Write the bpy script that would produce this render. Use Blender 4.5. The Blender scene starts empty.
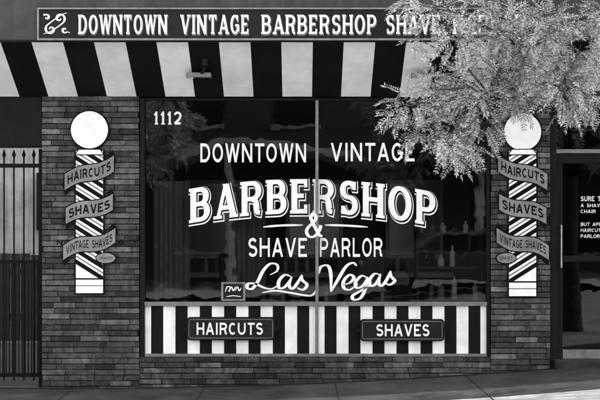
import bpy, math, random
from mathutils import Vector, Matrix
random.seed(7)
CAMZ=1.6; D=12.0
sc=bpy.context.scene
# ------------------------------------------------------------------ materials
def mat(name,v,rough=.7,var=.25,scale=6,bump=.0,bscale=60,spec=.3,metal=0,attr=None,streak=0,grime=0,splash=0):
    m=bpy.data.materials.new(name); m.use_nodes=True; nt=m.node_tree; N=nt.nodes; L=nt.links
    b=N['Principled BSDF']; b.inputs['Roughness'].default_value=rough; b.inputs['Metallic'].default_value=metal
    b.inputs['Specular IOR Level'].default_value=spec
    tc=N.new('ShaderNodeTexCoord'); 
    n=N.new('ShaderNodeTexNoise'); n.inputs['Scale'].default_value=scale; n.inputs['Detail'].default_value=8; n.inputs['Roughness'].default_value=.65
    L.new(tc.outputs['Object'],n.inputs['Vector'])
    mr=N.new('ShaderNodeMapRange'); mr.inputs['From Min'].default_value=.3; mr.inputs['From Max'].default_value=.7
    mr.inputs['To Min'].default_value=v*(1-var); mr.inputs['To Max'].default_value=v*(1+var*.6)
    L.new(n.outputs['Fac'],mr.inputs['Value'])
    out=mr.outputs['Result']
    def mul(o):
        mu=N.new('ShaderNodeMath'); mu.operation='MULTIPLY'; L.new(out,mu.inputs[0]); L.new(o,mu.inputs[1]); return mu.outputs[0]
    if streak:
        mp=N.new('ShaderNodeMapping'); mp.inputs['Scale'].default_value=(14,14,.7)
        L.new(tc.outputs['Object'],mp.inputs['Vector'])
        n2=N.new('ShaderNodeTexNoise'); n2.inputs['Scale'].default_value=1.2; n2.inputs['Detail'].default_value=5
        L.new(mp.outputs['Vector'],n2.inputs['Vector'])
        r2=N.new('ShaderNodeMapRange'); r2.inputs['From Min'].default_value=.35; r2.inputs['From Max'].default_value=.65
        r2.inputs['To Min'].default_value=1-streak; r2.inputs['To Max'].default_value=1
        L.new(n2.outputs['Fac'],r2.inputs['Value']); out=mul(r2.outputs['Result'])
    if grime:
        n3=N.new('ShaderNodeTexNoise'); n3.inputs['Scale'].default_value=1.7; n3.inputs['Detail'].default_value=10; n3.inputs['Roughness'].default_value=.7
        L.new(tc.outputs['Object'],n3.inputs['Vector'])
        r3=N.new('ShaderNodeMapRange'); r3.inputs['From Min'].default_value=.38; r3.inputs['From Max'].default_value=.6
        r3.inputs['To Min'].default_value=1-grime; r3.inputs['To Max'].default_value=1.08
        L.new(n3.outputs['Fac'],r3.inputs['Value']); out=mul(r3.outputs['Result'])
    if splash:
        sp_=N.new('ShaderNodeSeparateXYZ'); L.new(tc.outputs['Object'],sp_.inputs[0])
        r4=N.new('ShaderNodeMapRange'); r4.inputs['From Min'].default_value=.05; r4.inputs['From Max'].default_value=.6
        r4.inputs['To Min'].default_value=1-splash; r4.inputs['To Max'].default_value=1; L.new(sp_.outputs[2],r4.inputs['Value']); out=mul(r4.outputs['Result'])
    if attr:
        a=N.new('ShaderNodeAttribute'); a.attribute_name=attr; out=mul(a.outputs['Fac'])
    cb=N.new('ShaderNodeCombineColor')
    for i in range(3): L.new(out,cb.inputs[i])
    L.new(cb.outputs[0],b.inputs['Base Color'])
    if bump:
        nb=N.new('ShaderNodeTexNoise'); nb.inputs['Scale'].default_value=bscale; nb.inputs['Detail'].default_value=6
        L.new(tc.outputs['Object'],nb.inputs['Vector'])
        bp=N.new('ShaderNodeBump'); bp.inputs['Strength'].default_value=bump; bp.inputs['Distance'].default_value=.01
        L.new(nb.outputs['Fac'],bp.inputs['Height']); L.new(bp.outputs['Normal'],b.inputs['Normal'])
    return m
M={}
M['white']=mat('white_paint',.86,.6,.12,5,.15,40,streak=.15,grime=.06)
M['soffitw']=mat('soffit_white_paint',.88,.7,.08,5,.15,40,grime=.12)
M['wletter']=mat('white_letter_paint',.88,.5,.10,9)
M['black']=mat('black_paint',.008,.6,.3,5,.15,40,spec=.08)
M['bletter']=mat('black_letter_paint',.006,.6,.2,9,spec=.05)
M['grey']=mat('grey_paint',.21,.6,.35,8)
M['signbg']=mat('sign_board_paint',.016,.6,.4,5,.1,spec=.12,grime=.3)
M['fascia']=mat('fascia_paint',.055,.7,.3,3,.2,30,streak=.3,grime=.3)
M['trim']=mat('aluminium_frame',.22,.45,.35,12,metal=.6)
M['dtrim']=mat('dark_frame',.009,.5,.3,12,spec=.10)
M['brick']=mat('brick',.118,.88,.6,17,1.0,80,attr='tone',streak=.35,grime=.45,splash=.35,spec=.2)
M['mortar']=mat('mortar',.012,.95,.4,20,.6,120,spec=.05)
M['concrete']=mat('dark_concrete',.05,.9,.6,2.2,.5,60,grime=.5)  # dark concrete tone with random blotches
M['bounceconcrete']=mat('pale_bounce_concrete',.36,.9,.3,2.2,.35,60)  # out-of-view pavement, coloured pale to bounce light onto the soffit
M['joint']=mat('joint',.012,.95,.3,8)
M['bounceroad']=mat('pale_bounce_road',.27,.95,.3,1.5,.5,120)  # unseen road, made paler than real asphalt to bounce light onto the soffit
M['earth']=mat('ground_dirt',.25,.95,.4,.4,.3,30)
M['kerb']=mat('kerb_concrete',.38,.9,.3,3,.3,50)
M['paving']=mat('alley_paving',.05,.9,.4,3,.3,50)
M['iron']=mat('wrought_iron',.006,.5,.3,10,spec=.08)
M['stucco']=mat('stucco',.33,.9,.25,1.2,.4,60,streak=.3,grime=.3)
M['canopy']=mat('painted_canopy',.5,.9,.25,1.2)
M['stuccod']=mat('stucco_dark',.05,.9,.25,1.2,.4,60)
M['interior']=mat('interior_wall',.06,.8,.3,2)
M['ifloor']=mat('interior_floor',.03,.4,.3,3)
M['curtain']=mat('curtain_cloth',.16,.9,.25,8)
M['leather']=mat('black_leather',.03,.35,.2,10)
M['chrome']=mat('chrome',.6,.2,.1,10,metal=1)
M['cream']=mat('cream_enamel',.6,.35,.1,10)
M['wood']=mat('wood',.05,.5,.4,10)
M['bark']=mat('bark',.07,.95,.5,14,.9,40)
M['roof']=mat('roof_tile',.08,.9,.4,5,.5,20)
M['carpaint']=mat('car_paint',.07,.25,.05,3,spec=.5)
M['tyre']=mat('tyre_rubber',.02,.9,.2,20)
def glassmat(name,tint=.8,ior=1.9):
    m=bpy.data.materials.new(name); m.use_nodes=True; nt=m.node_tree; N=nt.nodes; L=nt.links; N.clear()
    o=N.new('ShaderNodeOutputMaterial'); mx=N.new('ShaderNodeMixShader'); t=N.new('ShaderNodeBsdfTransparent'); g=N.new('ShaderNodeBsdfGlossy')
    t.inputs[0].default_value=(tint,tint,tint,1); g.inputs['Roughness'].default_value=.012; g.inputs[0].default_value=(1,1,1,1)
    f=N.new('ShaderNodeFresnel'); f.inputs['IOR'].default_value=ior
    tc=N.new('ShaderNodeTexCoord'); n=N.new('ShaderNodeTexNoise'); n.inputs['Scale'].default_value=1.6; n.inputs['Detail'].default_value=3
    L.new(tc.outputs['Object'],n.inputs['Vector'])
    bp=N.new('ShaderNodeBump'); bp.inputs['Strength'].default_value=.09; bp.inputs['Distance'].default_value=.02
    L.new(n.outputs['Fac'],bp.inputs['Height']); L.new(bp.outputs['Normal'],g.inputs['Normal'])
    L.new(f.outputs[0],mx.inputs[0]); L.new(t.outputs[0],mx.inputs[1]); L.new(g.outputs[0],mx.inputs[2]); L.new(mx.outputs[0],o.inputs[0])
    return m
M['glass']=glassmat('window_glass',.62,1.56)
M['dglass']=glassmat('door_glass',.3,1.6)
def leafmat():
    m=bpy.data.materials.new('leaf'); m.use_nodes=True; nt=m.node_tree; N=nt.nodes; L=nt.links; N.clear()
    o=N.new('ShaderNodeOutputMaterial'); d=N.new('ShaderNodeBsdfDiffuse'); t=N.new('ShaderNodeBsdfTranslucent')
    g=N.new('ShaderNodeNewGeometry'); mr=N.new('ShaderNodeMapRange'); mr.inputs['To Min'].default_value=.2; mr.inputs['To Max'].default_value=.7
    L.new(g.outputs['Random Per Island'],mr.inputs['Value'])
    c=N.new('ShaderNodeCombineColor')
    for i in range(3): L.new(mr.outputs[0],c.inputs[i])
    L.new(c.outputs[0],d.inputs[0]); L.new(c.outputs[0],t.inputs[0])
    mx=N.new('ShaderNodeMixShader'); mx.inputs[0].default_value=.36
    L.new(d.outputs[0],mx.inputs[1]); L.new(t.outputs[0],mx.inputs[2]); L.new(mx.outputs[0],o.inputs[0])
    return m
M['leaf']=leafmat()
# ------------------------------------------------------------------ mesh builder
def empty(name,loc=(0,0,0)):
    e=bpy.data.objects.new(name,None); sc.collection.objects.link(e); e.location=loc; return e
class MB:
    def __init__(s): s.v=[];s.f=[];s.m=[];s.mats=[];s.tone=[]
    def mi(s,k):
        if k not in s.mats: s.mats.append(k)
        return s.mats.index(k)
    def poly(s,pts,k,tone=1):
        b=len(s.v); s.v+= [tuple(p) for p in pts]; s.f.append(tuple(range(b,b+len(pts)))); s.m.append(s.mi(k)); s.tone.append(tone)
    def box(s,x0,x1,y0,y1,z0,z1,k,tone=1):
        b=len(s.v); s.v+=[(x,y,z) for x in (x0,x1) for y in (y0,y1) for z in (z0,z1)]
        for q in ((0,1,3,2),(4,6,7,5),(0,4,5,1),(2,3,7,6),(0,2,6,4),(1,5,7,3)):
            s.f.append(tuple(b+i for i in q)); s.m.append(s.mi(k)); s.tone.append(tone)
    def hexa(s,bot,top,k):
        b=len(s.v); n=len(bot); s.v+=[tuple(p) for p in bot]+[tuple(p) for p in top]
        s.f.append(tuple(b+i for i in range(n))[::-1]); s.f.append(tuple(b+n+i for i in range(n))); s.m+=[s.mi(k)]*2; s.tone+=[1,1]
        for i in range(n):
            j=(i+1)%n; s.f.append((b+i,b+j,b+n+j,b+n+i)); s.m.append(s.mi(k)); s.tone.append(1)
    def tube(s,pts,rad,k,n=7):
        pts=[Vector(p) for p in pts]; b=len(s.v)
        for i,p in enumerate(pts):
            d=(pts[min(i+1,len(pts)-1)]-pts[max(i-1,0)]).normalized()
            u=d.orthogonal().normalized() if i==0 else (u-d*u.dot(d)).normalized()
            w=d.cross(u)
            for a in range(n):
                t=2*math.pi*a/n; s.v.append(tuple(p+(u*math.cos(t)+w*math.sin(t))*rad[i]))
        for i in range(len(pts)-1):
            for a in range(n):
                c=(a+1)%n; s.f.append((b+i*n+a,b+i*n+c,b+(i+1)*n+c,b+(i+1)*n+a)); s.m.append(s.mi(k)); s.tone.append(1)
        s.f.append(tuple(b+a for a in range(n))[::-1]); s.f.append(tuple(b+(len(pts)-1)*n+a for a in range(n))); s.m+=[s.mi(k)]*2; s.tone+=[1,1]
    def plate(s,pts2,y0,y1,k):
        s.hexa([(x,y1,z) for x,z in pts2],[(x,y0,z) for x,z in pts2],k)
    def obj(s,name,parent=None,bevel=0,smooth=False):
        me=bpy.data.meshes.new(name); me.from_pydata(s.v,[],s.f)
        for k in s.mats: me.materials.append(M[k])
        me.polygons.foreach_set('material_index',s.m)
        a=me.attributes.new('tone','FLOAT','FACE'); a.data.foreach_set('value',s.tone)
        if smooth: me.polygons.foreach_set('use_smooth',[True]*len(s.f))
        me.update(); o=bpy.data.objects.new(name,me); sc.collection.objects.link(o)
        if parent: o.parent=parent
        if bevel:
            md=o.modifiers.new('bev','BEVEL'); md.width=bevel; md.segments=2; md.limit_method='ANGLE'
        return o
def X(px): return (px-300)/100.
def Z(py): return CAMZ+(230-py)/100.
# ------------------------------------------------------------------ lettering
def arc(cx,cy,rx,ry,a0,a1,n=14):
    return [(cx+rx*math.cos(math.radians(a0+(a1-a0)*i/n)),cy+ry*math.sin(math.radians(a0+(a1-a0)*i/n))) for i in range(n+1)]
def bowl(y0,y1,xr,xs): return [(0,y1)]+arc(xs,(y0+y1)/2,xr-xs,(y1-y0)/2,90,-90)+[(0,y0)]
G={
'A':(.78,[('D',0,.5,1,'b'),('D',1,.5,0,'b'),('H',.28,.17,.83)]),
'B':(.68,[('V',0,0,1,''),('C',bowl(.52,1,.92,.5)),('C',bowl(0,.52,1,.55)),('S',0)]),
'C':(.7,[('C',arc(.5,.5,.5,.5,48,312,24)),('T',.86,.68,.98)]),
'D':(.72,[('V',0,0,1,''),('C',bowl(0,1,1,.4)),('S',0)]),
'E':(.6,[('V',0,0,1,''),('H',1,0,1),('H',.52,0,.8),('H',0,0,1),('T',.96,.76,1),('T',.96,0,.26),('S',0)]),
'G':(.74,[('C',arc(.5,.5,.5,.5,48,325,24)),('V',.97,.1,.42,''),('H',.44,.55,1.05),('T',.86,.68,.98)]),
'H':(.72,[('V',0,0,1,'tb'),('V',1,0,1,'tb'),('H',.52,0,1)]),
'I':(.16,[('V',.5,0,1,'tb')]),
'K':(.7,[('V',0,0,1,'tb'),('D',.05,1,0,''),('D',1,.25,0,'')]),
'L':(.58,[('V',0,0,1,'t'),('H',0,0,1),('T',1,0,.26),('S',0)]),
'N':(.76,[('V',0,0,1,'t'),('V',1,0,1,'t'),('D',1,0,0,'')]),
'O':(.78,[('C',arc(.5,.5,.5,.5,0,360,40))]),
'P':(.66,[('V',0,0,1,'b'),('C',bowl(.44,1,1,.5)),('S',0)]),
'R':(.72,[('V',0,0,1,'b'),('C',bowl(.48,1,.95,.5)),('C',[(.5,.48),(.72,.4),(.8,.25),(.86,.05),(1.05,.0)]),('S',0)]),
'S':(.64,[('C',arc(.5,.76,.46,.24,25,270,18)[:-1]+arc(.5,.26,.5,.26,90,-155,18)),('T',.93,.74,.98),('T',.05,.02,.26)]),
'T':(.68,[('V',.5,0,1,'b'),('H',1,-.06,1.06),('T',-.02,.76,1),('T',1.02,.76,1)]),
'U':(.74,[('C',[(0,1.08),(0,.6)]+arc(.5,.4,.5,.4,180,360,18)+[(1,.6),(1,1.08)]),('s',0,1),('s',1,1)]),
'V':(.76,[('D',.5,0,0,'t'),('D',.5,1,1,'t')]),
'W':(1.1,[('D',.25,0,0,'t'),('D',.25,.5,1,''),('D',.75,.5,0,''),('D',.75,1,1,'t')]),
'1':(.34,[('V',.6,0,1,'b'),('C',[(0,.75),(.55,.98)])]),
'2':(.6,[('C',arc(.5,.72,.48,.28,165,-20,14)+[(.75,.38),(.3,.15),(0,.0)]),('H',0,0,1)]),
' ':(.42,[]),
}
def catmull(p,n=6):
    out=[]
    for i in range(len(p)-1):
        a=p[max(i-1,0)];b=p[i];c=p[i+1];d=p[min(i+2,len(p)-1)]
        for k in range(n):
            t=k/n
            out.append(tuple(.5*((2*b[j])+(-a[j]+c[j])*t+(2*a[j]-5*b[j]+4*c[j]-d[j])*t*t+(-a[j]+3*b[j]-3*c[j]+d[j])*t**3) for j in (0,1)))
    out.append(p[-1]); return out
def stroke(pts,tv,th,e=0,taper=0,closed=False):
    n=len(pts); L=[];R=[]
    for i,p in enumerate(pts):
        if closed and i in (0,n-1): a=pts[1];b=pts[-2]
        else: a=pts[min(i+1,n-1)];b=pts[max(i-1,0)]
        dx=a[0]-b[0];dy=a[1]-b[1];l=math.hypot(dx,dy) or 1;dx/=l;dy/=l
        t=math.hypot(tv*dy,th*dx)/2
        if taper:
            s=min(i,n-1-i)/max(1,n*.22); t*=min(1,.35+.65*s)
        t+=e; q=p
        if e and not closed:
            if i==0: q=(p[0]-dx*e,p[1]-dy*e)
            if i==n-1: q=(p[0]+dx*e,p[1]+dy*e)
        L.append((q[0]-dy*t,q[1]+dx*t)); R.append((q[0]+dy*t,q[1]-dx*t))
    return [(R[i],R[i+1],L[i+1],L[i]) for i in range(n-1)]
def text(mb,s,x0,x1,zb,h,k,y,tv=.16,th=None,serif=False,e=0,dx=0,dz=0,warp=None,track=.17,sl=.07):
    if th is None: th=tv
    tot=sum(G[c][0]+tv*.6 for c in s)+track*(len(s)-1)
    sx=(x1-x0)/tot; cur=0
    for c in s:
        w,pr=G[c]; w2=w+tv*.6; it=tv/2
        fx=lambda u: it+u*(w2-2*it)
        fy=lambda v: th/2+v*(1-th)
        polys=[]
        for p in pr:
            q=[]
            if p[0]=='V':
                a=0 if p[2]==0 else fy(p[2]); b=1 if p[3]==1 else fy(p[3]); xc=fx(p[1])
                q.append([(xc-it-e,a-e),(xc+it+e,a-e),(xc+it+e,b+e),(xc-it-e,b+e)])
                if serif:
                    for ch,yy in (('b',0),('t',1-.09)):
                        if ch in p[4]: q.append([(xc-it-sl-e,yy-e),(xc+it+sl+e,yy-e),(xc+it+sl+e,yy+.09+e),(xc-it-sl-e,yy+.09+e)])
            elif p[0]=='H':
                yc=fy(p[1]); a=fx(p[2]);b=fx(p[3])+(it if p[3]>=1 and not serif else 0)
                q.append([(a-e,yc-th/2-e),(b+e,yc-th/2-e),(b+e,yc+th/2+e),(a-e,yc+th/2+e)])
            elif p[0]=='D':
                xa=fx(p[1]);xb=fx(p[2]); t=tv
                if serif and ((p[3]==1 and p[1]<p[2])): t=th*1.1
                l=math.hypot(xb-xa,1); hw=t/2*l+e*l; sgn=(xb-xa)*e
                q.append([(xa-hw-sgn,-e),(xa+hw-sgn,-e),(xb+hw+sgn,1+e),(xb-hw+sgn,1+e)])
                if serif:
                    for ch,yy,xc in (('b',0,xa),('t',1-.09,xb)):
                        if ch in p[4]: q.append([(xc-it-sl-e,yy-e),(xc+it+sl+e,yy-e),(xc+it+sl+e,yy+.09+e),(xc-it-sl-e,yy+.09+e)])
            elif p[0]=='C':
                pts=p[1]
                if len(pts)<20 and c in 'R12': pts=catmull(pts,4)
                pts=[(fx(a),fy(b)) for a,b in pts]
                cl=abs(pts[0][0]-pts[-1][0])<1e-6 and abs(pts[0][1]-pts[-1][1])<1e-6
                polys.append(stroke(pts,tv,th,e,closed=cl)); continue
            elif p[0]=='T' and serif:
                xc=fx(p[1]); q.append([(xc-tv*.28-e,p[2]-e),(xc+tv*.28+e,p[2]-e),(xc+tv*.28+e,p[3]+e),(xc-tv*.28-e,p[3]+e)])
            elif p[0]=='S' and serif:
                xc=fx(p[1])
                for yy in (0,.91): q.append([(xc-it-sl-e,yy-e),(xc-e,yy-e),(xc-e,yy+.09+e),(xc-it-sl-e,yy+.09+e)])
            elif p[0]=='s' and serif:
                xc=fx(p[1]); q.append([(xc-it-sl-e,.91-e),(xc+it+sl+e,.91-e),(xc+it+sl+e,1+e),(xc-it-sl-e,1+e)])
            for a in q: polys.append([a])
        for i,grp in enumerate(polys):
            yy=y-i*.00022
            for a in grp:
                pp=[]
                for (u,v) in a:
                    xx=x0+(cur+u+dx)*sx; zz=zb+(v+dz)*h
                    if warp: xx,zz=warp(xx,zz)
                    pp.append((xx,yy,zz))
                mb.poly(pp,k)
        cur+=w2+track
def script(mb,strokes,k,y,tv,th):
    for i,s in enumerate(strokes):
        pts=catmull([(X(a),Z(b)) for a,b in s],7)
        for q in stroke(pts,tv,th,0,1):
            mb.poly([(a,y-i*.0003,b) for a,b in q],k)
# ------------------------------------------------------------------ ground
def g(x):
    u=min(max(x+1.6,-.7),5.2); return .02+.012*u+.0085*u*u
def strip(name,y0,y1,dz,k,x0,x1,thick=0,ny=2):
    mb=MB(); xs=[x0]+[a*.25 for a in range(-22,30)]+[x1]
    xs=sorted(set([a for a in xs if x0<=a<=x1]))
    for i in range(len(xs)-1):
        a,b=xs[i],xs[i+1]
        mb.poly([(a,y0,g(a)+dz),(b,y0,g(b)+dz),(b,y1,g(b)+dz),(a,y1,g(a)+dz)],k)
        if thick: mb.poly([(a,y0,g(a)+dz-thick),(b,y0,g(b)+dz-thick),(b,y0,g(b)+dz),(a,y0,g(a)+dz)],k)
    return mb.obj(name)
strip('ground',-400,400,-.15,'earth',-400,400)
strip('road',-16.5,-4.0,-.146,'bounceroad',-300,300)  # pale colour added here as a reflector for the soffit
strip('pavement',-3.85,-1.6,0,'bounceconcrete',-60,60)  # out of view; pale colour serves as a reflector under the soffit
strip('dark_pavement',-1.6,.35,0,'concrete',-60,60)  # darker band along the wall
strip('kerb',-4.0,-3.85,-.002,'kerb',-60,60,.15)
strip('opposite_pavement',-19.5,-16.5,-.02,'kerb',-60,60)
strip('alley_paving',.35,14,-.004,'paving',-14,-2.62)
mb=MB()
for i in range(-12,14):
    x=i*1.3+.35; mb.poly([(x-.006,-3.85,g(x)+.003),(x+.006,-3.85,g(x)+.003),(x+.006,-.02,g(x)+.003),(x-.006,-.02,g(x)+.003)],'joint')
for yy in (-1.6,-.05):
    xs=[a*.25 for a in range(-40,48)]
    w_=.012 if yy<-1 else .06
    for a,b in zip(xs,xs[1:]): mb.poly([(a,yy,g(a)+.0045),(b,yy,g(b)+.0045),(b,yy+w_,g(b)+.0045),(a,yy+w_,g(a)+.0045)],'joint')
# cracks
for sx_,sy_ in ((-1.0,-.2),(1.4,-.3)):
    p=[(sx_,sy_)]
    for i in range(16): p.append((p[-1][0]+random.uniform(-.04,.07),p[-1][1]-random.uniform(.02,.09)))
    for q in stroke(p,.006,.006,0,1): mb.poly([(a,b,g(a)+.0055) for a,b in q],'joint')
mb.obj('pavement_joints')
mb=MB()
for i in range(-8,9):
    x=i*6; mb.poly([(x,-10.06,g(x)-.14),(x+3,-10.06,g(x+3)-.14),(x+3,-9.94,g(x+3)-.14),(x,-9.94,g(x)-.14)],'white')
mb.obj('road_markings')
# ------------------------------------------------------------------ building
B=empty('barbershop_building')
def bricks(name,x0,x1,z0f,z1,y0,y1,bl=.295,ch=.056,gp=.008):
    mb=MB(); c=0; z=z1
    zmin=min(z0f(x0),z0f(x1))-.06
    while z>zmin:
        x=x0-random.uniform(0,bl)
        while x<x1-.01:
            l=bl*random.choice([.5,.75,1,1,1,1])
            a=max(x,x0); b=min(x+l-.005,x1)
            if b-a>.02:
                t=random.choice([.45,.62,.8,.95,1.0,1.05,1.3,1.8])*random.uniform(.85,1.12)
                j=random.uniform(-.006,.004); dz=random.uniform(-.002,.002); dz2=random.uniform(-.002,.002)
                mb.box(a,b,y0+j,y1,z-ch+gp+dz,z+dz2,'brick',t)
            x+=l
        z-=ch; c+=1
    mb.obj(name,B,bevel=.003)
    m2=MB(); m2.box(x0+.004,x1-.004,y0+.010,y1-.004,zmin-.05,z1-.003,'mortar'); m2.obj(name+'_mortar',B)
bricks('brick_pier_left',X(42),X(139),g,Z(95)-.007,0,.16)
bricks('brick_pier_right',X(491),X(550),g,Z(96)-.007,0,.16)
bricks('brick_plinth',X(139)+.003,X(491)-.003,g,Z(357)-.002,.012,.16)
mb=MB()
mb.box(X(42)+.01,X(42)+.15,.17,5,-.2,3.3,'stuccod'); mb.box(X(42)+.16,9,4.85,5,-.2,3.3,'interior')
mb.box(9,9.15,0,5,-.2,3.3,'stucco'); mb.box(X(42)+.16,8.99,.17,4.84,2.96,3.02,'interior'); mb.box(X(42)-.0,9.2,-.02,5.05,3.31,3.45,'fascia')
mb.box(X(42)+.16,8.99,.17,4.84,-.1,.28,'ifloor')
mb.box(X(139)+.004,X(550),.06,.165,Z(98)+.004,3.3,'dtrim')
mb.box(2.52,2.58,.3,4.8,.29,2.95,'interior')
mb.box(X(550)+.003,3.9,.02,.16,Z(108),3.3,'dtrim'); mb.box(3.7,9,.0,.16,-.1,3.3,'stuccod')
mb.box(-9,X(42)-.004,.02,.30,Z(146),Z(97)+.1,'dtrim')
mb.obj('walls',B,bevel=.004)
mb=MB()
x0,x1=X(140),X(490)
mb.box(x0,x0+.045,.0,.1,Z(357)+.002,Z(98),'dtrim'); mb.box(x1-.03,x1,.01,.1,Z(357)+.002,Z(98),'dtrim')
mb.box(x0+.046,x1-.031,.02,.1,Z(100),Z(98),'dtrim')
mb.box(X(315.5),X(318.5),.0,.1,Z(357)+.002,Z(100)-.002,'trim')
for a,b in ((x0+.046,X(315.5)-.001),(X(318.5)+.001,x1-.031)):
    mb.box(a,b,-.005,.1,Z(306),Z(302),'trim'); mb.box(a,b,.006,.1,Z(357)+.001,Z(354),'trim')
    n=14; w=(b-a)/n
    for i in range(n+1):
        aa=a+max(0,(i-.5))*w; bb=a+min(n,(i+.5))*w
        mb.box(aa,bb,.03 if i%2 else .0303,.08,Z(354),Z(306),'black' if i%2 else 'white')
mb.obj('window_frame',B,bevel=.002)
mb=MB()
mb.poly([(x0+.04,.055,Z(302)),(X(316),.055,Z(302)),(X(316),.055,Z(100)),(x0+.04,.055,Z(100))],'glass')
mb.poly([(X(318),.056,Z(302)),(x1-.02,.056,Z(302)),(x1-.02,.056,Z(100)),(X(318),.056,Z(100))],'glass')
mb.obj('window_glass',B)
mb=MB(); Y=.05
text(mb,'1112',X(153),X(181),Z(124),.13,'wletter',Y,tv=.17,serif=True,track=.16)
text(mb,'DOWNTOWN',X(200),X(306),Z(162),.19,'wletter',Y,tv=.155,track=.2)
text(mb,'VINTAGE',X(331),X(415),Z(161),.185,'wletter',Y,tv=.155,track=.2)
text(mb,'SHAVE',X(248),X(307),Z(257),.19,'wletter',Y,tv=.15,track=.2)
text(mb,'PARLOR',X(320),X(383),Z(257),.19,'wletter',Y,tv=.15,track=.2)
xc=X(314); hwid=X(437)-xc
wr=lambda x,z:(x, z+.115*(1-((x-xc)/hwid)**2)-.02*((x-xc)/hwid))
Gs=G['O']; G['O']=(.84,Gs[1])
kw=dict(tv=.25,th=.13,serif=True,warp=wr,track=.21,sl=.06)
text(mb,'BARBERSHOP',X(190),X(436),Z(225),.345,'wletter',Y,e=.055,dx=.04,dz=-.035,**kw)
text(mb,'BARBERSHOP',X(190),X(436),Z(225),.345,'bletter',Y-.003,e=.035,dx=.02,dz=-.015,**kw)
text(mb,'BARBERSHOP',X(190),X(436),Z(225),.345,'wletter',Y-.006,**kw)
G['O']=Gs
amp=[(1.02,.06),(.86,.06),(.6,.35),(.36,.66),(.28,.84),(.42,1),(.6,.9),(.56,.72),(.34,.56),(.1,.4),(0,.22),(.14,.04),(.38,0),(.64,.1),(.84,.3),(.92,.5)]
pts=catmull([(X(306.5)+.155*a,Z(237)+.235*b) for a,b in amp],7)
for i,q in enumerate(stroke(pts,.034,.02)): mb.poly([(a,-.003-.0001*i*.2,b) for a,b in q],'wletter')
script(mb,[[(263,227),(280,225.5),(303,225)],[(325,225),(345,225.5),(368,227)]],'wletter',Y,.02,.02)
LV=[[(270,275),(277,271),(277,265),(270,264),(263,271),(258,281),(252,289),(247,288),(248,284),(255,284),(264,288),(272,289),(280,284)],
[(291,277),(285,275),(279,281),(279,288),(285,287),(292,277)],[(292,277),(289,285),(292,289),(297,284),(302,275)],
[(302,275),(302,280),(307,285),(303,290),(297,288)],
[(262,293),(275,291),(290,293),(310,296),(316,291)],
[(319,274),(321,267),(328,266),(331,275),(331,292)],[(331,292),(338,280),(346,267),(353,263),(357,266)],
[(343,285),(350,283),(354,278),(350,275),(344,281),(344,288),(350,290),(358,284)],
[(367,278),(362,276),(356,282),(357,288),(363,286),(368,277)],[(368,277),(366,288),(361,298),(354,300),(353,296),(361,291),(371,285)],
[(380,275),(375,274),(370,280),(371,286),(376,284),(381,274)],[(381,274),(379,283),(382,286),(387,280),(391,271)],
[(391,271),(391,276),(395,281),(390,285),(385,283)]]
script(mb,LV,'wletter',Y,.036,.017)
mb.obj('window_lettering',B)
# ------------------------------------------------------------------ soffit with stripes, fascia
ys=-.78; zf=3.37; zw=2.935
mb=MB(); per=.585; start=.12; nst=34
for i in range(-nst,nst):
    x=start+i*per
    for a,b,k in ((x,x+.29,'black'),(x+.29,x+per,'soffitw')):
        if b<-9 or a>9.2: continue
        mb.hexa([(a,ys,zf),(b,ys,zf),(b,0.0,zw),(a,0.0,zw)],[(a,ys,zf+.02),(b,ys,zf+.02),(b,.0,zw+.02),(a,0.0,zw+.02)],k)
mb.obj('striped_soffit',B)
mb=MB()
mb.box(-9,9.2,ys-.04,ys-.002,zf-.015,4.2,'fascia'); mb.box(-9,9.2,ys-.002,-.03,3.6,3.66,'fascia')
mb.box(-9,9.2,ys-.055,ys-.041,zf-.02,zf+.0,'dtrim')
mb.box(-9,9.2,-.02,.02,zw+.03,3.3,'dtrim')
mb.obj('fascia',B,bevel=.003)
kk=(12-.84)/12
def SX(px): return (px-300)/100*kk
def SZ(py): return CAMZ+(230-py)/100*kk
S=empty('fascia_sign')
mb=MB(); sx0,sx1=SX(38),SX(545)
mb.box(sx0,sx1,-.85,-.822,SZ(40),SZ(8.5),'signbg')
for a,b in ((SZ(9.6),SZ(8)),(SZ(40.6),SZ(38.6))): mb.box(sx0-.005,sx1+.005,-.862,-.8505,a,b,'trim')
mb.box(sx0-.005,sx0+.012,-.8615,-.8505,SZ(38.6),SZ(9.6),'trim')
mb.obj('board',S,bevel=.002)
mb=MB()
kw=dict(tv=.2,th=.11,serif=True,track=.22,sl=.06)
for w,a,b in (('DOWNTOWN',79,167),('VINTAGE',181,249),('BARBERSHOP',262,376),('SHAVE',386,440),('PARLOR',453,525)):
    text(mb,w,SX(a),SX(b),SZ(34),SZ(15)-SZ(34),'wletter',-.858,**kw)
    text(mb,w,SX(a),SX(b),SZ(34),SZ(15)-SZ(34),'grey',-.8525,e=.03,dx=.05,dz=-.05,**kw)
def spiral(cx,cz,r0,a0,turns,sg,tail):
    P=[]
    for i in range(19):
        t=i/18; r=r0*(.18+.82*t); a=a0+sg*turns*2*math.pi*t
        P.append((cx+r*math.cos(a),cz+r*math.sin(a)))
    return P+tail
sp=[spiral(60,18.5,5.5,0,1.15,1,[(58,27),(50,32),(44,34)]),spiral(51,29.5,5.5,math.pi,1.15,1,[(53,21),(61,15.5),(67,13)]),
    spiral(65,30,3.2,0,.9,-1,[(70,33)]),spiral(47,17.5,3.2,math.pi,.9,-1,[(44,14)])]
for i,s in enumerate(sp):
    pts=[(SX(a),SZ(b)) for a,b in s]
    for q in stroke(catmull(pts,3),.02,.012,0,1): mb.poly([(a,-.854-.0003*i,b) for a,b in q],'wletter')
mb.obj('sign_lettering',S)
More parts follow.
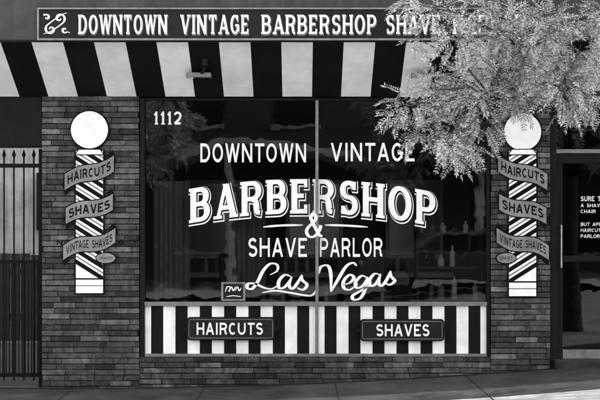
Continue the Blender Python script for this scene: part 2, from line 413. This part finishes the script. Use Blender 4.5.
for i,(px,) in enumerate(((198,),(424,))):
    Lm=empty('soffit_flood_lamp')
    mb=MB(); xc=X(px)*.96; y=-.42; z=zw+(zf-zw)*.42/.78
    mb.tube([(xc+.07,y-.1,z+.07),(xc+.07,y-.1,z-.0)],[.03,.03],'dtrim',12)
    mb.tube([(xc+.07,y-.1,z+.02),(xc+.05,y-.08,z-.06),(xc,y,z-.07)],[.01,.01,.01],'dtrim',8)
    mb.box(xc-.12,xc+.12,y-.05,y+.09,z-.095,z-.055,'grey'); mb.box(xc-.105,xc+.105,y-.04,y+.08,z-.1,z-.0955,'chrome')
    mb.obj('lamp_housing',Lm,bevel=.006)
# ------------------------------------------------------------------ name boards under the window
def rrect(x0,x1,z0,z1,r,notch=True,n=6):
    pts=[]
    for cx,cz,a in ((x1-r,z1-r,0),(x0+r,z1-r,90),(x0+r,z0+r,180),(x1-r,z0+r,270)):
        for i in range(n+1):
            t=math.radians(a+90*i/n); pts.append((cx+r*math.cos(t),cz+r*math.sin(t)))
    return pts
for nm,word,a,b,c,d,ta,tb in (('haircuts_sign','HAIRCUTS',187,275,317,340,197,263),('shaves_sign','SHAVES',360,444,319,341,376,429)):
    E=empty(nm); mb=MB()
    x0,x1,z0,z1=X(a),X(b),Z(d),Z(c)
    mb.plate(rrect(x0,x1,z0,z1,.035),-.03,.0,'black')
    mb.plate(rrect(x0+.008,x1-.008,z0+.008,z1-.008,.03),-.034,-.0302,'signbg')
    for k in (x0-.028,x1-.002): mb.box(k,k+.03,-.02,.01,(z0+z1)/2-.02,(z0+z1)/2+.02,'dtrim')
    mb.obj('board',E)
    mb=MB()
    o=rrect(x0+.02,x1-.02,z0+.02,z1-.02,.025); i_=rrect(x0+.025,x1-.025,z0+.025,z1-.025,.02)
    for j in range(len(o)):
        l=(j+1)%len(o); mb.poly([(o[j][0],-.0355,o[j][1]),(o[l][0],-.0355,o[l][1]),(i_[l][0],-.0355,i_[l][1]),(i_[j][0],-.0355,i_[j][1])],'grey')
    text(mb,word,X(ta),X(tb),Z((c+d)/2+6),.12,'wletter',-.036,tv=.17,track=.18)
    mb.obj('lettering',E)
# ------------------------------------------------------------------ barber pole cut-out signs
def pole(cx,top,flip):
    E=empty('barber_pole_sign')
    s=-1 if flip else 1
    mb=MB(); W=.135; zc=Z(130 if not flip else 132); r=.185
    zt=Z(151); zb=Z(293 if not flip else 296)
    circ=lambda R,n=40:[(cx+R*math.cos(2*math.pi*i/n),zc+R*math.sin(2*math.pi*i/n)) for i in range(n)]
    mb.plate(circ(r+.014),-.03,-.008,'bletter'); mb.plate(circ(r),-.034,-.0302,'wletter')
    mb.plate([(cx-W-.015,zb-.012),(cx+W+.015,zb-.012),(cx+W+.015,zt+.01),(cx-W-.015,zt+.01)],-.0295,-.0085,'bletter')
    mb.plate([(cx-W,zb),(cx+W,zb),(cx+W,zt),(cx-W,zt)],-.033,-.0297,'wletter')
    z=zb+.12; sh=.17; h=.05
    while z<zt-.02:
        za,zb_=(z+sh,z) if not flip else (z,z+sh)
        zmax=zt-.045; zmin=zb+.15
        def clip(a,bb,hh):
            P=[(cx-W,a),(cx+W,bb),(cx+W,bb+hh),(cx-W,a+hh)]
            for lim,sg in ((zmax,1),(zmin,-1)):
                o=[]
                for i in range(len(P)):
                    p,q=P[i],P[(i+1)%len(P)]; ip=sg*(p[1]-lim)<=0; iq=sg*(q[1]-lim)<=0
                    if ip:o.append(p)
                    if ip!=iq:
                        t=(lim-p[1])/(q[1]-p[1]); o.append((p[0]+(q[0]-p[0])*t,lim))
                P=o
                if not P: return P
            return P
        for st,hh,kk_ in ((z,h,'bletter'),(z+h+.022,.018,'grey')):
            dz=st-z; P=clip(za+dz,zb_+dz,hh)
            if len(P)>2: mb.poly([(a,-.0335,b) for a,b in P],kk_)
        z+=.115
    mb.plate([(cx-W-.012,zt-.045),(cx+W+.012,zt-.045),(cx+W-.02,zt+.02),(cx-W+.02,zt+.02)],-.036,-.0336,'bletter')
    mb.plate([(cx-W+.0,zt-.035),(cx+W-.0,zt-.035),(cx+W-.03,zt+.01),(cx-W+.03,zt+.01)],-.0375,-.0362,'wletter')
    mb.plate([(cx-W-.015,zb+.135),(cx+W+.015,zb+.135),(cx+W+.015,zb+.15),(cx-W-.015,zb+.15)],-.036,-.0336,'bletter')
    mb.plate([(cx-W,zb+.07),(cx+W,zb+.07),(cx+W,zb+.08),(cx-W,zb+.08)],-.0355,-.0332,'grey')
    for zc2,slope,amp,hw,hh,word in ((Z(173),.38,.022,.245,.08,'HAIRCUTS'),(Z(209),.30,.02,.235,.08,'SHAVES'),(Z(244),.34,.03,.26,.072,'VINTAGE SHAVES')):
        sl=slope*s
        f=lambda x: zc2+sl*(x-cx)+amp*math.sin((x-cx)/hw*math.pi)*s*-1
        n=16
        def rib(e,k,y0,y1):
            up=[(cx-hw-e+(2*hw+2*e)*i/n) for i in range(n+1)]
            P=[(x,f(x)+hh+e) for x in up]+[(x,f(x)-hh-e) for x in reversed(up)]
            for i in range(n):
                a=P[i];b=P[i+1];c=P[2*n-i];d=P[2*n+1-i]
                mb.hexa([(q[0],y1,q[1]) for q in (d,c,b,a)],[(q[0],y0,q[1]) for q in (d,c,b,a)],k)
        for sd in (-1,1):
            xe=cx+sd*hw; P=[(xe-sd*.07,f(xe)-hh*1.0),(xe-sd*.01,f(xe)-hh-.055),(xe+sd*.03,f(xe)-.02),(xe-sd*.0,f(xe)+.02)] if sd*s<0 else [(xe-sd*.07,f(xe)+hh*1.0),(xe-sd*.01,f(xe)+hh+.055),(xe+sd*.03,f(xe)+.02),(xe,f(xe)-.02)]
            mb.plate(P,-.0385,-.0372,'bletter')
        rib(.011,'bletter',-.041,-.0388); rib(0,'grey',-.0435,-.0412)
        text(mb,word,cx-hw+.03,cx+hw-.03,0,hh*1.15,'bletter',-.0445,tv=.2 if len(word)<10 else .16,track=.16,warp=lambda x,z:(x,z+f(x)-hh*.57))
    ox=cx+.165*s; oz=Z(258)
    ov=lambda a,b:[(ox+a*math.cos(2*math.pi*i/24),oz+b*math.sin(2*math.pi*i/24)) for i in range(24)]
    mb.plate(ov(.105,.06),-.041,-.008,'bletter'); mb.plate(ov(.095,.05),-.0455,-.0435,'grey')
    text(mb,'SHAVES',ox-.06,ox+.06,oz-.015,.03,'bletter',-.0465,tv=.15)
    mb.obj('cutout_board',E)
pole(X(90),0,False)
pole(X(522),0,True)
mb=MB(); text(mb,'NO PARKING',X(57),X(124),Z(245),.055,'bletter',-.0075,tv=.16,track=.3); mb.obj('painted_wall_notice',B)
E=empty('window_sticker_sign'); mb=MB()
mb.plate([(X(221),Z(301)),(X(245),Z(301)),(X(245),Z(282.5)),(X(221),Z(282.5))],.046,.0545,'grey')
mb.plate([(X(223),Z(299.5)),(X(243),Z(299.5)),(X(243),Z(284)),(X(223),Z(284))],.0445,.0458,'signbg')
script(mb,[[(225,292),(227,287),(230,288),(228,292)],[(229,292),(231,287),(233,291),(235,287)],[(235,291),(237,287),(239,291),(241,288)],[(226,297),(233,296),(241,297)]],'wletter',.0438,.012,.008)
mb.obj('card',E)
# ------------------------------------------------------------------ shop door on the right
mb=MB(); dx0,dx1=X(557),X(557)+1.05; zb=g(3)+.02
mb.box(X(550)+.004,dx0,.03,.16,zb-.1,Z(108)-.002,'dtrim'); mb.box(dx1,dx1+.1,.03,.16,zb-.1,Z(108)-.002,'dtrim')
mb.box(dx0+.001,dx1-.001,.03,.16,Z(153),Z(149),'trim'); mb.box(dx0+.001,dx1-.001,.06,.2,Z(163),Z(153)-.001,'dtrim')
mb.box(dx0+.002,dx0+.07,.062,.15,zb+.03,Z(163)-.001,'dtrim'); mb.box(dx1-.07,dx1-.002,.062,.15,zb+.03,Z(163)-.001,'dtrim')
mb.box(dx0+.071,dx1-.071,.06,.15,zb+.03,zb+.12,'trim'); mb.box(dx0+.071,dx1-.071,.05,.15,Z(262),Z(256),'dtrim')
mb.box(dx0-.02,dx1+.1,-.12,.2,zb-.2,zb+.028,'concrete')
mb.box(dx0+.04,dx0+.055,.02,.035,Z(268),Z(225),'chrome'); mb.box(dx0+.04,dx0+.055,.035,.062,Z(266),Z(263),'chrome'); mb.box(dx0+.04,dx0+.055,.035,.062,Z(230),Z(227),'chrome')
mb.obj('door_frame',B,bevel=.003)
mb=MB()
for a,b in ((zb+.1,Z(262)),(Z(257),Z(162)),(Z(150),Z(108))): mb.poly([(dx0+.01,.1,a),(dx1-.01,.1,a),(dx1-.01,.1,b),(dx0+.01,.1,b)],'dglass')
mb.obj('door_glass',B)
mb=MB()
text(mb,'SURE TO',X(583),X(607),Z(201),.05,'wletter',.095,tv=.17)
for i,(w,b) in enumerate((('A SHAVE IN THE',625),('CHAIR',598),)): text(mb,w,X(583),X(b),Z(207+i*6),.035,'wletter',.095,tv=.15)
for i,(w,b) in enumerate((('BUT APPROVED',620),('HAIRCUTS',606),('PARLOR ONLINE',622))): text(mb,w,X(583),X(b),Z(226+i*6),.035,'wletter',.095,tv=.15) 
mb.obj('door_lettering',B)
# ------------------------------------------------------------------ interior furnishings
def curtain(x0,x1,y,z0,z1,name='curtain'):
    mb=MB(); n=int((x1-x0)/.012)
    P=[(x0+(x1-x0)*i/n, y+.035*math.sin(i*.75)+.012*math.sin(i*.31)) for i in range(n+1)]
    for a,b in zip(P,P[1:]): mb.poly([(a[0],a[1],z0),(b[0],b[1],z0),(b[0],b[1],z1),(a[0],a[1],z1)],'curtain')
    mb.obj(name,smooth=True)
curtain(-1.5,-1.12,.3,.9,2.1); curtain(-.75,-.35,.32,.9,2.05)
def barber_chair(x,y,rot):
    E=empty('barber_chair',(x,y,.28)); E.rotation_euler=(0,0,rot); mb=MB()
    mb.tube([(0,0,0),(0,0,.03),(0,0,.06)],[.32,.31,.12],'chrome',24); mb.tube([(0,0,.06),(0,0,.38)],[.07,.07],'chrome',16)
    mb.obj('pedestal',E); mb=MB()
    mb.box(-.27,.27,-.27,.27,.38,.5,'leather'); mb.hexa([(-.25,.2,.52),(.25,.2,.52),(.25,.3,.52),(-.25,.3,.52)],[(-.22,.36,1.05),(.22,.36,1.05),(.22,.46,1.05),(-.22,.46,1.05)],'leather')
    mb.box(-.12,.12,.38,.47,1.09,1.24,'leather')
    for s in (-1,1): mb.box(s*.32-.04,s*.32+.04,-.25,.22,.66,.72,'leather'); mb.box(s*.32-.025,s*.32+.025,-.2,.2,.42,.655,'cream')
    mb.box(-.18,.18,-.62,-.42,.14,.18,'chrome'); mb.box(-.02,.02,-.45,-.2,.18,.36,'chrome')
    mb.obj('seat',E,bevel=.025)
barber_chair(-.55,1.3,.4); barber_chair(.65,1.4,-.3)
mb=MB(); E=empty('mirror_station')
for x in (-1.2,.2,1.6):
    mb.box(x-.4,x+.4,4.78,4.84,1.2,2.3,'cream'); mb.box(x-.35,x+.35,4.765,4.779,1.25,2.25,'chrome'); mb.box(x-.5,x+.5,4.4,4.84,.95,1.02,'cream')
    for j in range(6): mb.tube([(x-.4+j*.15,4.6,1.02),(x-.4+j*.15,4.6,1.16),(x-.4+j*.15,4.6,1.22)],[.03,.03,.01],random.choice(['cream','wood','grey']),8)
mb.obj('mirror_and_shelf',E,bevel=.004)
E=empty('display_shelf'); mb=MB()
mb.box(1.25,1.88,.55,.85,.28,.32,'wood'); 
for z in (.86,1.2,1.55): mb.box(1.2,1.88,.35,.65,z,z+.02,'wood')
for x in (1.2,1.86): mb.box(x,x+.02,.36,.64,.3,1.9,'wood')
for z in (.88,1.22,1.57):
    x=1.26
    while x<1.84:
        h=random.uniform(.1,.26); r=random.uniform(.02,.04)
        mb.tube([(x,.46,z),(x,.46,z+h*.7),(x,.46,z+h*.8),(x,.46,z+h)],[r,r,r*.4,r*.4],random.choice(['cream','grey','cream','black']),10); x+=random.uniform(.075,.14)
mb.obj('shelf_with_bottles',E)
# ------------------------------------------------------------------ gate on the left
E=empty('iron_gate'); mb=MB(); gx1=X(41); gx0=gx1-1.6; gz=g(-3)
for xx in (gx1-.02,gx0): mb.box(xx-.025,xx+.025,.1,.15,gz,Z(148),'iron')
for z in (Z(165),Z(262),gz+.12): mb.box(gx0+.03,gx1-.05,.11,.14,z-.02,z+.02,'iron')
x=gx1-.1; i=0
while x>gx0+.05:
    mb.tube([(x,.125,gz+.06),(x,.125,Z(157)),(x,.125,Z(154)),(x,.125,Z(148))],[.010,.010,.022,.001],'iron',6)
    x-=.1
x=gx1-.06
while x>gx0+.05:
    mb.tube([(x,.13,gz+.12),(x,.13,Z(262))],[.008,.008],'iron',4); x-=.032
mb.obj('bars',E)
mb=MB(); mb.box(-14,-2.9,9,9.2,-.2,3.9,'stucco'); mb.box(-14,-2.9,8.96,9.24,3.9,4.0,'fascia'); mb.box(-14.2,-14,.3,9,-.2,3.9,'stucco')
for x in (-6.4,-4.6): mb.box(x,x+.7,8.93,8.99,1.6,2.6,'dtrim')
mb.obj('courtyard_wall',bevel=.01)
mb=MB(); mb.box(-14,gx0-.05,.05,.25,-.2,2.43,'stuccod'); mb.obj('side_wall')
E=empty('board_fence'); mb=MB()
x=-6.5
while x<-2.95:
    mb.box(x,x+.14,5.2,5.225,-.1,1.25+random.uniform(-.02,.02),'wood'); x+=.147
mb.box(-6.5,-2.95,5.23,5.28,.3,.4,'wood'); mb.box(-6.5,-2.95,5.23,5.28,.95,1.05,'wood')
mb.obj('boards',E)
# ------------------------------------------------------------------ across the street (seen in the glass)
E=empty('opposite_building'); mb=MB()
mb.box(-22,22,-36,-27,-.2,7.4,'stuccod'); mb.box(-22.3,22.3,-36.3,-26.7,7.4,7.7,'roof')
for j in range(13):
    x=-20+j*3.2; mb.box(x,x+1.5,-26.99,-26.93,.9,2.6,'dtrim'); mb.box(x-.1,x+1.6,-26.93,-26.88,.78,.9,'stucco')
    mb.box(x,x+1.5,-26.99,-26.93,5.0,6.4,'dtrim'); mb.box(x-.1,x+1.6,-26.93,-26.88,4.88,5.0,'stucco')
def cz(x): return 3.35+.75*abs(math.cos(x*.42+.5))
xs=[-20+i*.4 for i in range(101)]
for a,b in zip(xs,xs[1:]):
    za,zb2=cz(a),cz(b)
    mb.hexa([(a,-23.5,za),(b,-23.5,zb2),(b,-26.9,zb2),(a,-26.9,za)],[(a,-23.5,za+.22),(b,-23.5,zb2+.22),(b,-26.9,zb2+.22),(a,-26.9,za+.22)],'canopy')
for x in (-17,-9.5,-2.1,5.4,12.9,19): mb.tube([(x,-23.8,-.2),(x,-23.8,cz(x)+.05)],[.12,.12],'canopy',12)
mb.obj('walls_and_canopy',E)
def car(cx,cy,gz):
    E=empty('parked_car',(cx,cy,gz)); mb=MB()
    mb.plate([(-2.15,.32),(-2.2,.62),(-2.05,.82),(-1.2,.92),(1.1,.95),(1.95,.9),(2.2,.78),(2.22,.4),(2.1,.28)],-.86,.86,'carpaint')
    cab=[(-1.15,.925),(-.55,1.36),(.55,1.42),(1.2,1.3),(1.75,.935)]
    mb.hexa([(x,.82,z) for x,z in cab],[(x,-.82,z) for x,z in cab],'carpaint')
    mb.obj('body',E,bevel=.05); mb=MB()
    for y0,y1 in ((.822,.828),(-.828,-.822)):
        mb.plate([(-.9,.97),(-.5,1.28),(.12,1.33),(.12,.97)],y0,y1,'black'); mb.plate([(.2,.97),(.2,1.33),(.55,1.33),(1.1,1.23),(1.4,.98)],y0,y1,'black')
    for x in (-1.4,1.4):
        for s in (-1,1):
            mb.tube([(x,s*.70,.33),(x,s*.885,.33)],[.33,.33],'tyre',22); mb.tube([(x,s*.8,.33),(x,s*.895,.33)],[.2,.19],'chrome',14)
    for s in (-.6,.6): mb.box(-2.215,-2.17,s-.15,s+.15,.6,.7,'cream'); mb.box(2.19,2.235,s-.15,s+.15,.65,.76,'grey')
    mb.obj('wheels_and_windows',E)
car(3.6,-15.4,g(3.6)-.146)
# ------------------------------------------------------------------ street trees
def leafcloud(name,parent,clumps,nspray,seed,leaf=.058,sl=.26):
    rnd=random.Random(seed); V=[];F=[]
    tw=MB()
    for (cx,cy,cz,r) in clumps:
        c=Vector((cx,cy,cz))
        for i in range(int(nspray*(r/.22)**1.5)):
            d=Vector((rnd.gauss(0,1),rnd.gauss(0,1),rnd.gauss(.1,.8))).normalized()
            o=c+d*r*rnd.uniform(.1,.8)
            d=(d+Vector((rnd.uniform(-.4,.4),rnd.uniform(-.4,.4),-.25))).normalized()
            s=d.cross(Vector((rnd.uniform(-.8,.8),rnd.uniform(-1.5,.2),1))).normalized()
            L=sl*rnd.uniform(.6,1.15); n=rnd.randint(7,11)
            p=o.copy(); dd=d.copy()
            for j in range(n):
                dd=(dd+Vector((0,0,-.07))).normalized(); p=p+dd*L/n
                nn=dd.cross(s)
                for sg in (-1,1):
                    ld=(s*sg*.85+dd*.6+nn*rnd.uniform(-.35,.35)).normalized(); ll=leaf*rnd.uniform(.75,1.15)*(1-.35*abs(j/n-.4))
                    w=ld.cross(nn).normalized()*ll*.17
                    b=len(V); V+=[tuple(p),tuple(p+ld*ll*.45+w),tuple(p+ld*ll),tuple(p+ld*ll*.45-w)]; F.append((b,b+1,b+2,b+3))
            b=len(V); w=s*leaf*.15; V+=[tuple(p),tuple(p+dd*leaf*.5+w),tuple(p+dd*leaf),tuple(p+dd*leaf*.5-w)]; F.append((b,b+1,b+2,b+3))
            tw.tube([o,o+d*L*.5,p],[.002,.0015,.001],'bark',3)
    me=bpy.data.meshes.new(name); me.from_pydata(V,[],F); me.materials.append(M['leaf']); me.update()
    ob=bpy.data.objects.new(name,me); sc.collection.objects.link(ob); ob.parent=parent
    tw.obj(name+'_stalks',parent)
T=empty('street_tree')
ty=-3.0
vis=[(405,6,.10),(436,12,.17),(475,14,.22),(515,16,.24),(555,16,.24),(597,20,.25),(452,46,.17),(487,55,.21),(528,55,.23),(572,58,.24),(440,72,.12),
 (410,106,.14),(440,100,.18),(476,98,.21),(516,88,.2),(556,88,.22),(594,95,.2),(424,130,.12),(456,130,.18),(488,124,.13),(460,156,.11),(446,148,.1),(400,116,.09),(420,38,.07),
 (500,35,.2),(540,35,.2),(505,72,.2),(545,72,.2),(585,76,.2),(465,75,.16),(432,88,.12),(472,146,.09),(570,110,.12)]
clumps=[]
rr=random.Random(3)
for px,py,r in vis:
    y=ty+rr.uniform(-.35,.35); f=(12+ty)/12
    clumps.append(((px-300)/100*f, y, CAMZ+(230-py)/100*f, r*.9))
near=list(clumps)
far=[]
while len(far)<75:
    p=Vector((rr.uniform(-1,1),rr.uniform(-1,1),rr.uniform(-1,1)))
    if .45<p.length<1:
        q=(3.9+p.x*2.6,-3.1+p.y*1.9,4.1+p.z*1.6)
        if q[0]>2.75 or q[2]>3.85:
            far.append((q[0],q[1],q[2],rr.uniform(.28,.42)))
leafcloud('foliage',T,near,66,5,.038,.18); leafcloud('foliage_crown',T,far,10,6,.085,.34)
mb=MB(); base=Vector((3.5,-3.3,g(3.5)-.1)); fork=Vector((3.45,-3.2,2.3))
mb.tube([base,base+Vector((0,0,.15)),(3.46,-3.28,1.2),fork],[.2,.15,.125,.11],'bark',12)
hubs=[Vector((2.3,-3.1,3.2)),Vector((1.7,-3.05,2.95)),Vector((1.5,-2.9,2.55)),Vector((2.0,-3.0,2.65)),Vector((3.2,-2.9,3.9)),Vector((4.4,-3.4,3.8)),Vector((3.6,-3.9,4.2)),Vector((4.8,-2.5,4.3)),Vector((2.6,-3.3,4.0))]
for i,h in enumerate(hubs):
    a=fork-Vector((0,0,.05)); ra,rb=.07,.03
    if i==1: a=hubs[0]; ra,rb=.028,.016
    if i==2: a=hubs[3]; ra,rb=.02,.01
    if i==3: ra,rb=.04,.018
    mid=(a+h)/2+Vector((rr.uniform(-.1,.1),rr.uniform(-.1,.1),.1)); mb.tube([a,mid,h],[ra,(ra+rb)/2,rb],'bark',8)
for (x,y,z,r) in near+far:
    c=Vector((x,y,z)); h=min(hubs,key=lambda a:(a-c).length); m=(h+c)/2+Vector((rr.uniform(-.06,.06),rr.uniform(-.06,.06),.07))
    mb.tube([h,m,c,c+(c-h).normalized()*r*.4],[.010,.007,.004,.002],'bark',5)
mb.obj('trunk_and_limbs',T,smooth=True)
for (tx,tyy,hh) in ((-4.6,-21,5.6),(5.4,-21.5,6)):
    T2=empty('street_tree'); cl=[]
    while len(cl)<30:
        p=Vector((rr.uniform(-1,1),rr.uniform(-1,1),rr.uniform(-1,1)))
        if p.length<1: cl.append((tx+p.x*1.7,tyy+p.y*1.5,hh-1+p.z*1.4,.45))
    leafcloud('foliage',T2,cl,5,int(tx+20),.2,.55)
    mb=MB(); mb.tube([(tx,tyy,-.2),(tx+.05,tyy,1.5),(tx,tyy,hh-1.5)],[.18,.13,.1],'bark',9)
    for c in cl: mb.tube([(tx,tyy,hh-2.2),((tx+c[0])/2,(tyy+c[1])/2,(hh-2+c[2])/2+.1),c[:3]],[.05,.03,.01],'bark',5)
    mb.obj('trunk_and_limbs',T2)
# ------------------------------------------------------------------ light
sd=Vector((.62,.04,.75)).normalized()
w=bpy.data.worlds.new('World'); sc.world=w; w.use_nodes=True; N=w.node_tree.nodes; L=w.node_tree.links
bg=N['Background']; sk=N.new('ShaderNodeTexSky'); sk.sky_type='NISHITA'; sk.sun_disc=False
sk.sun_elevation=math.asin(sd.z); sk.sun_rotation=math.atan2(sd.x,sd.y)
bw=N.new('ShaderNodeRGBToBW'); L.new(sk.outputs[0],bw.inputs[0]); L.new(bw.outputs[0],bg.inputs[0]); bg.inputs[1].default_value=1.0
ld=bpy.data.lights.new('sun','SUN'); ld.energy=5; ld.angle=math.radians(.5); lo=bpy.data.objects.new('sun',ld); sc.collection.objects.link(lo)
lo.rotation_euler=sd.to_track_quat('Z','Y').to_euler()
cd=bpy.data.cameras.new('camera'); co=bpy.data.objects.new('camera',cd); sc.collection.objects.link(co); sc.camera=co
co.location=(0,-D,CAMZ); co.rotation_euler=(math.pi/2,0,0); cd.sensor_width=36; cd.lens=72; cd.shift_y=.05; cd.clip_end=1000
sc.view_settings.view_transform='Standard'; sc.view_settings.look='None'
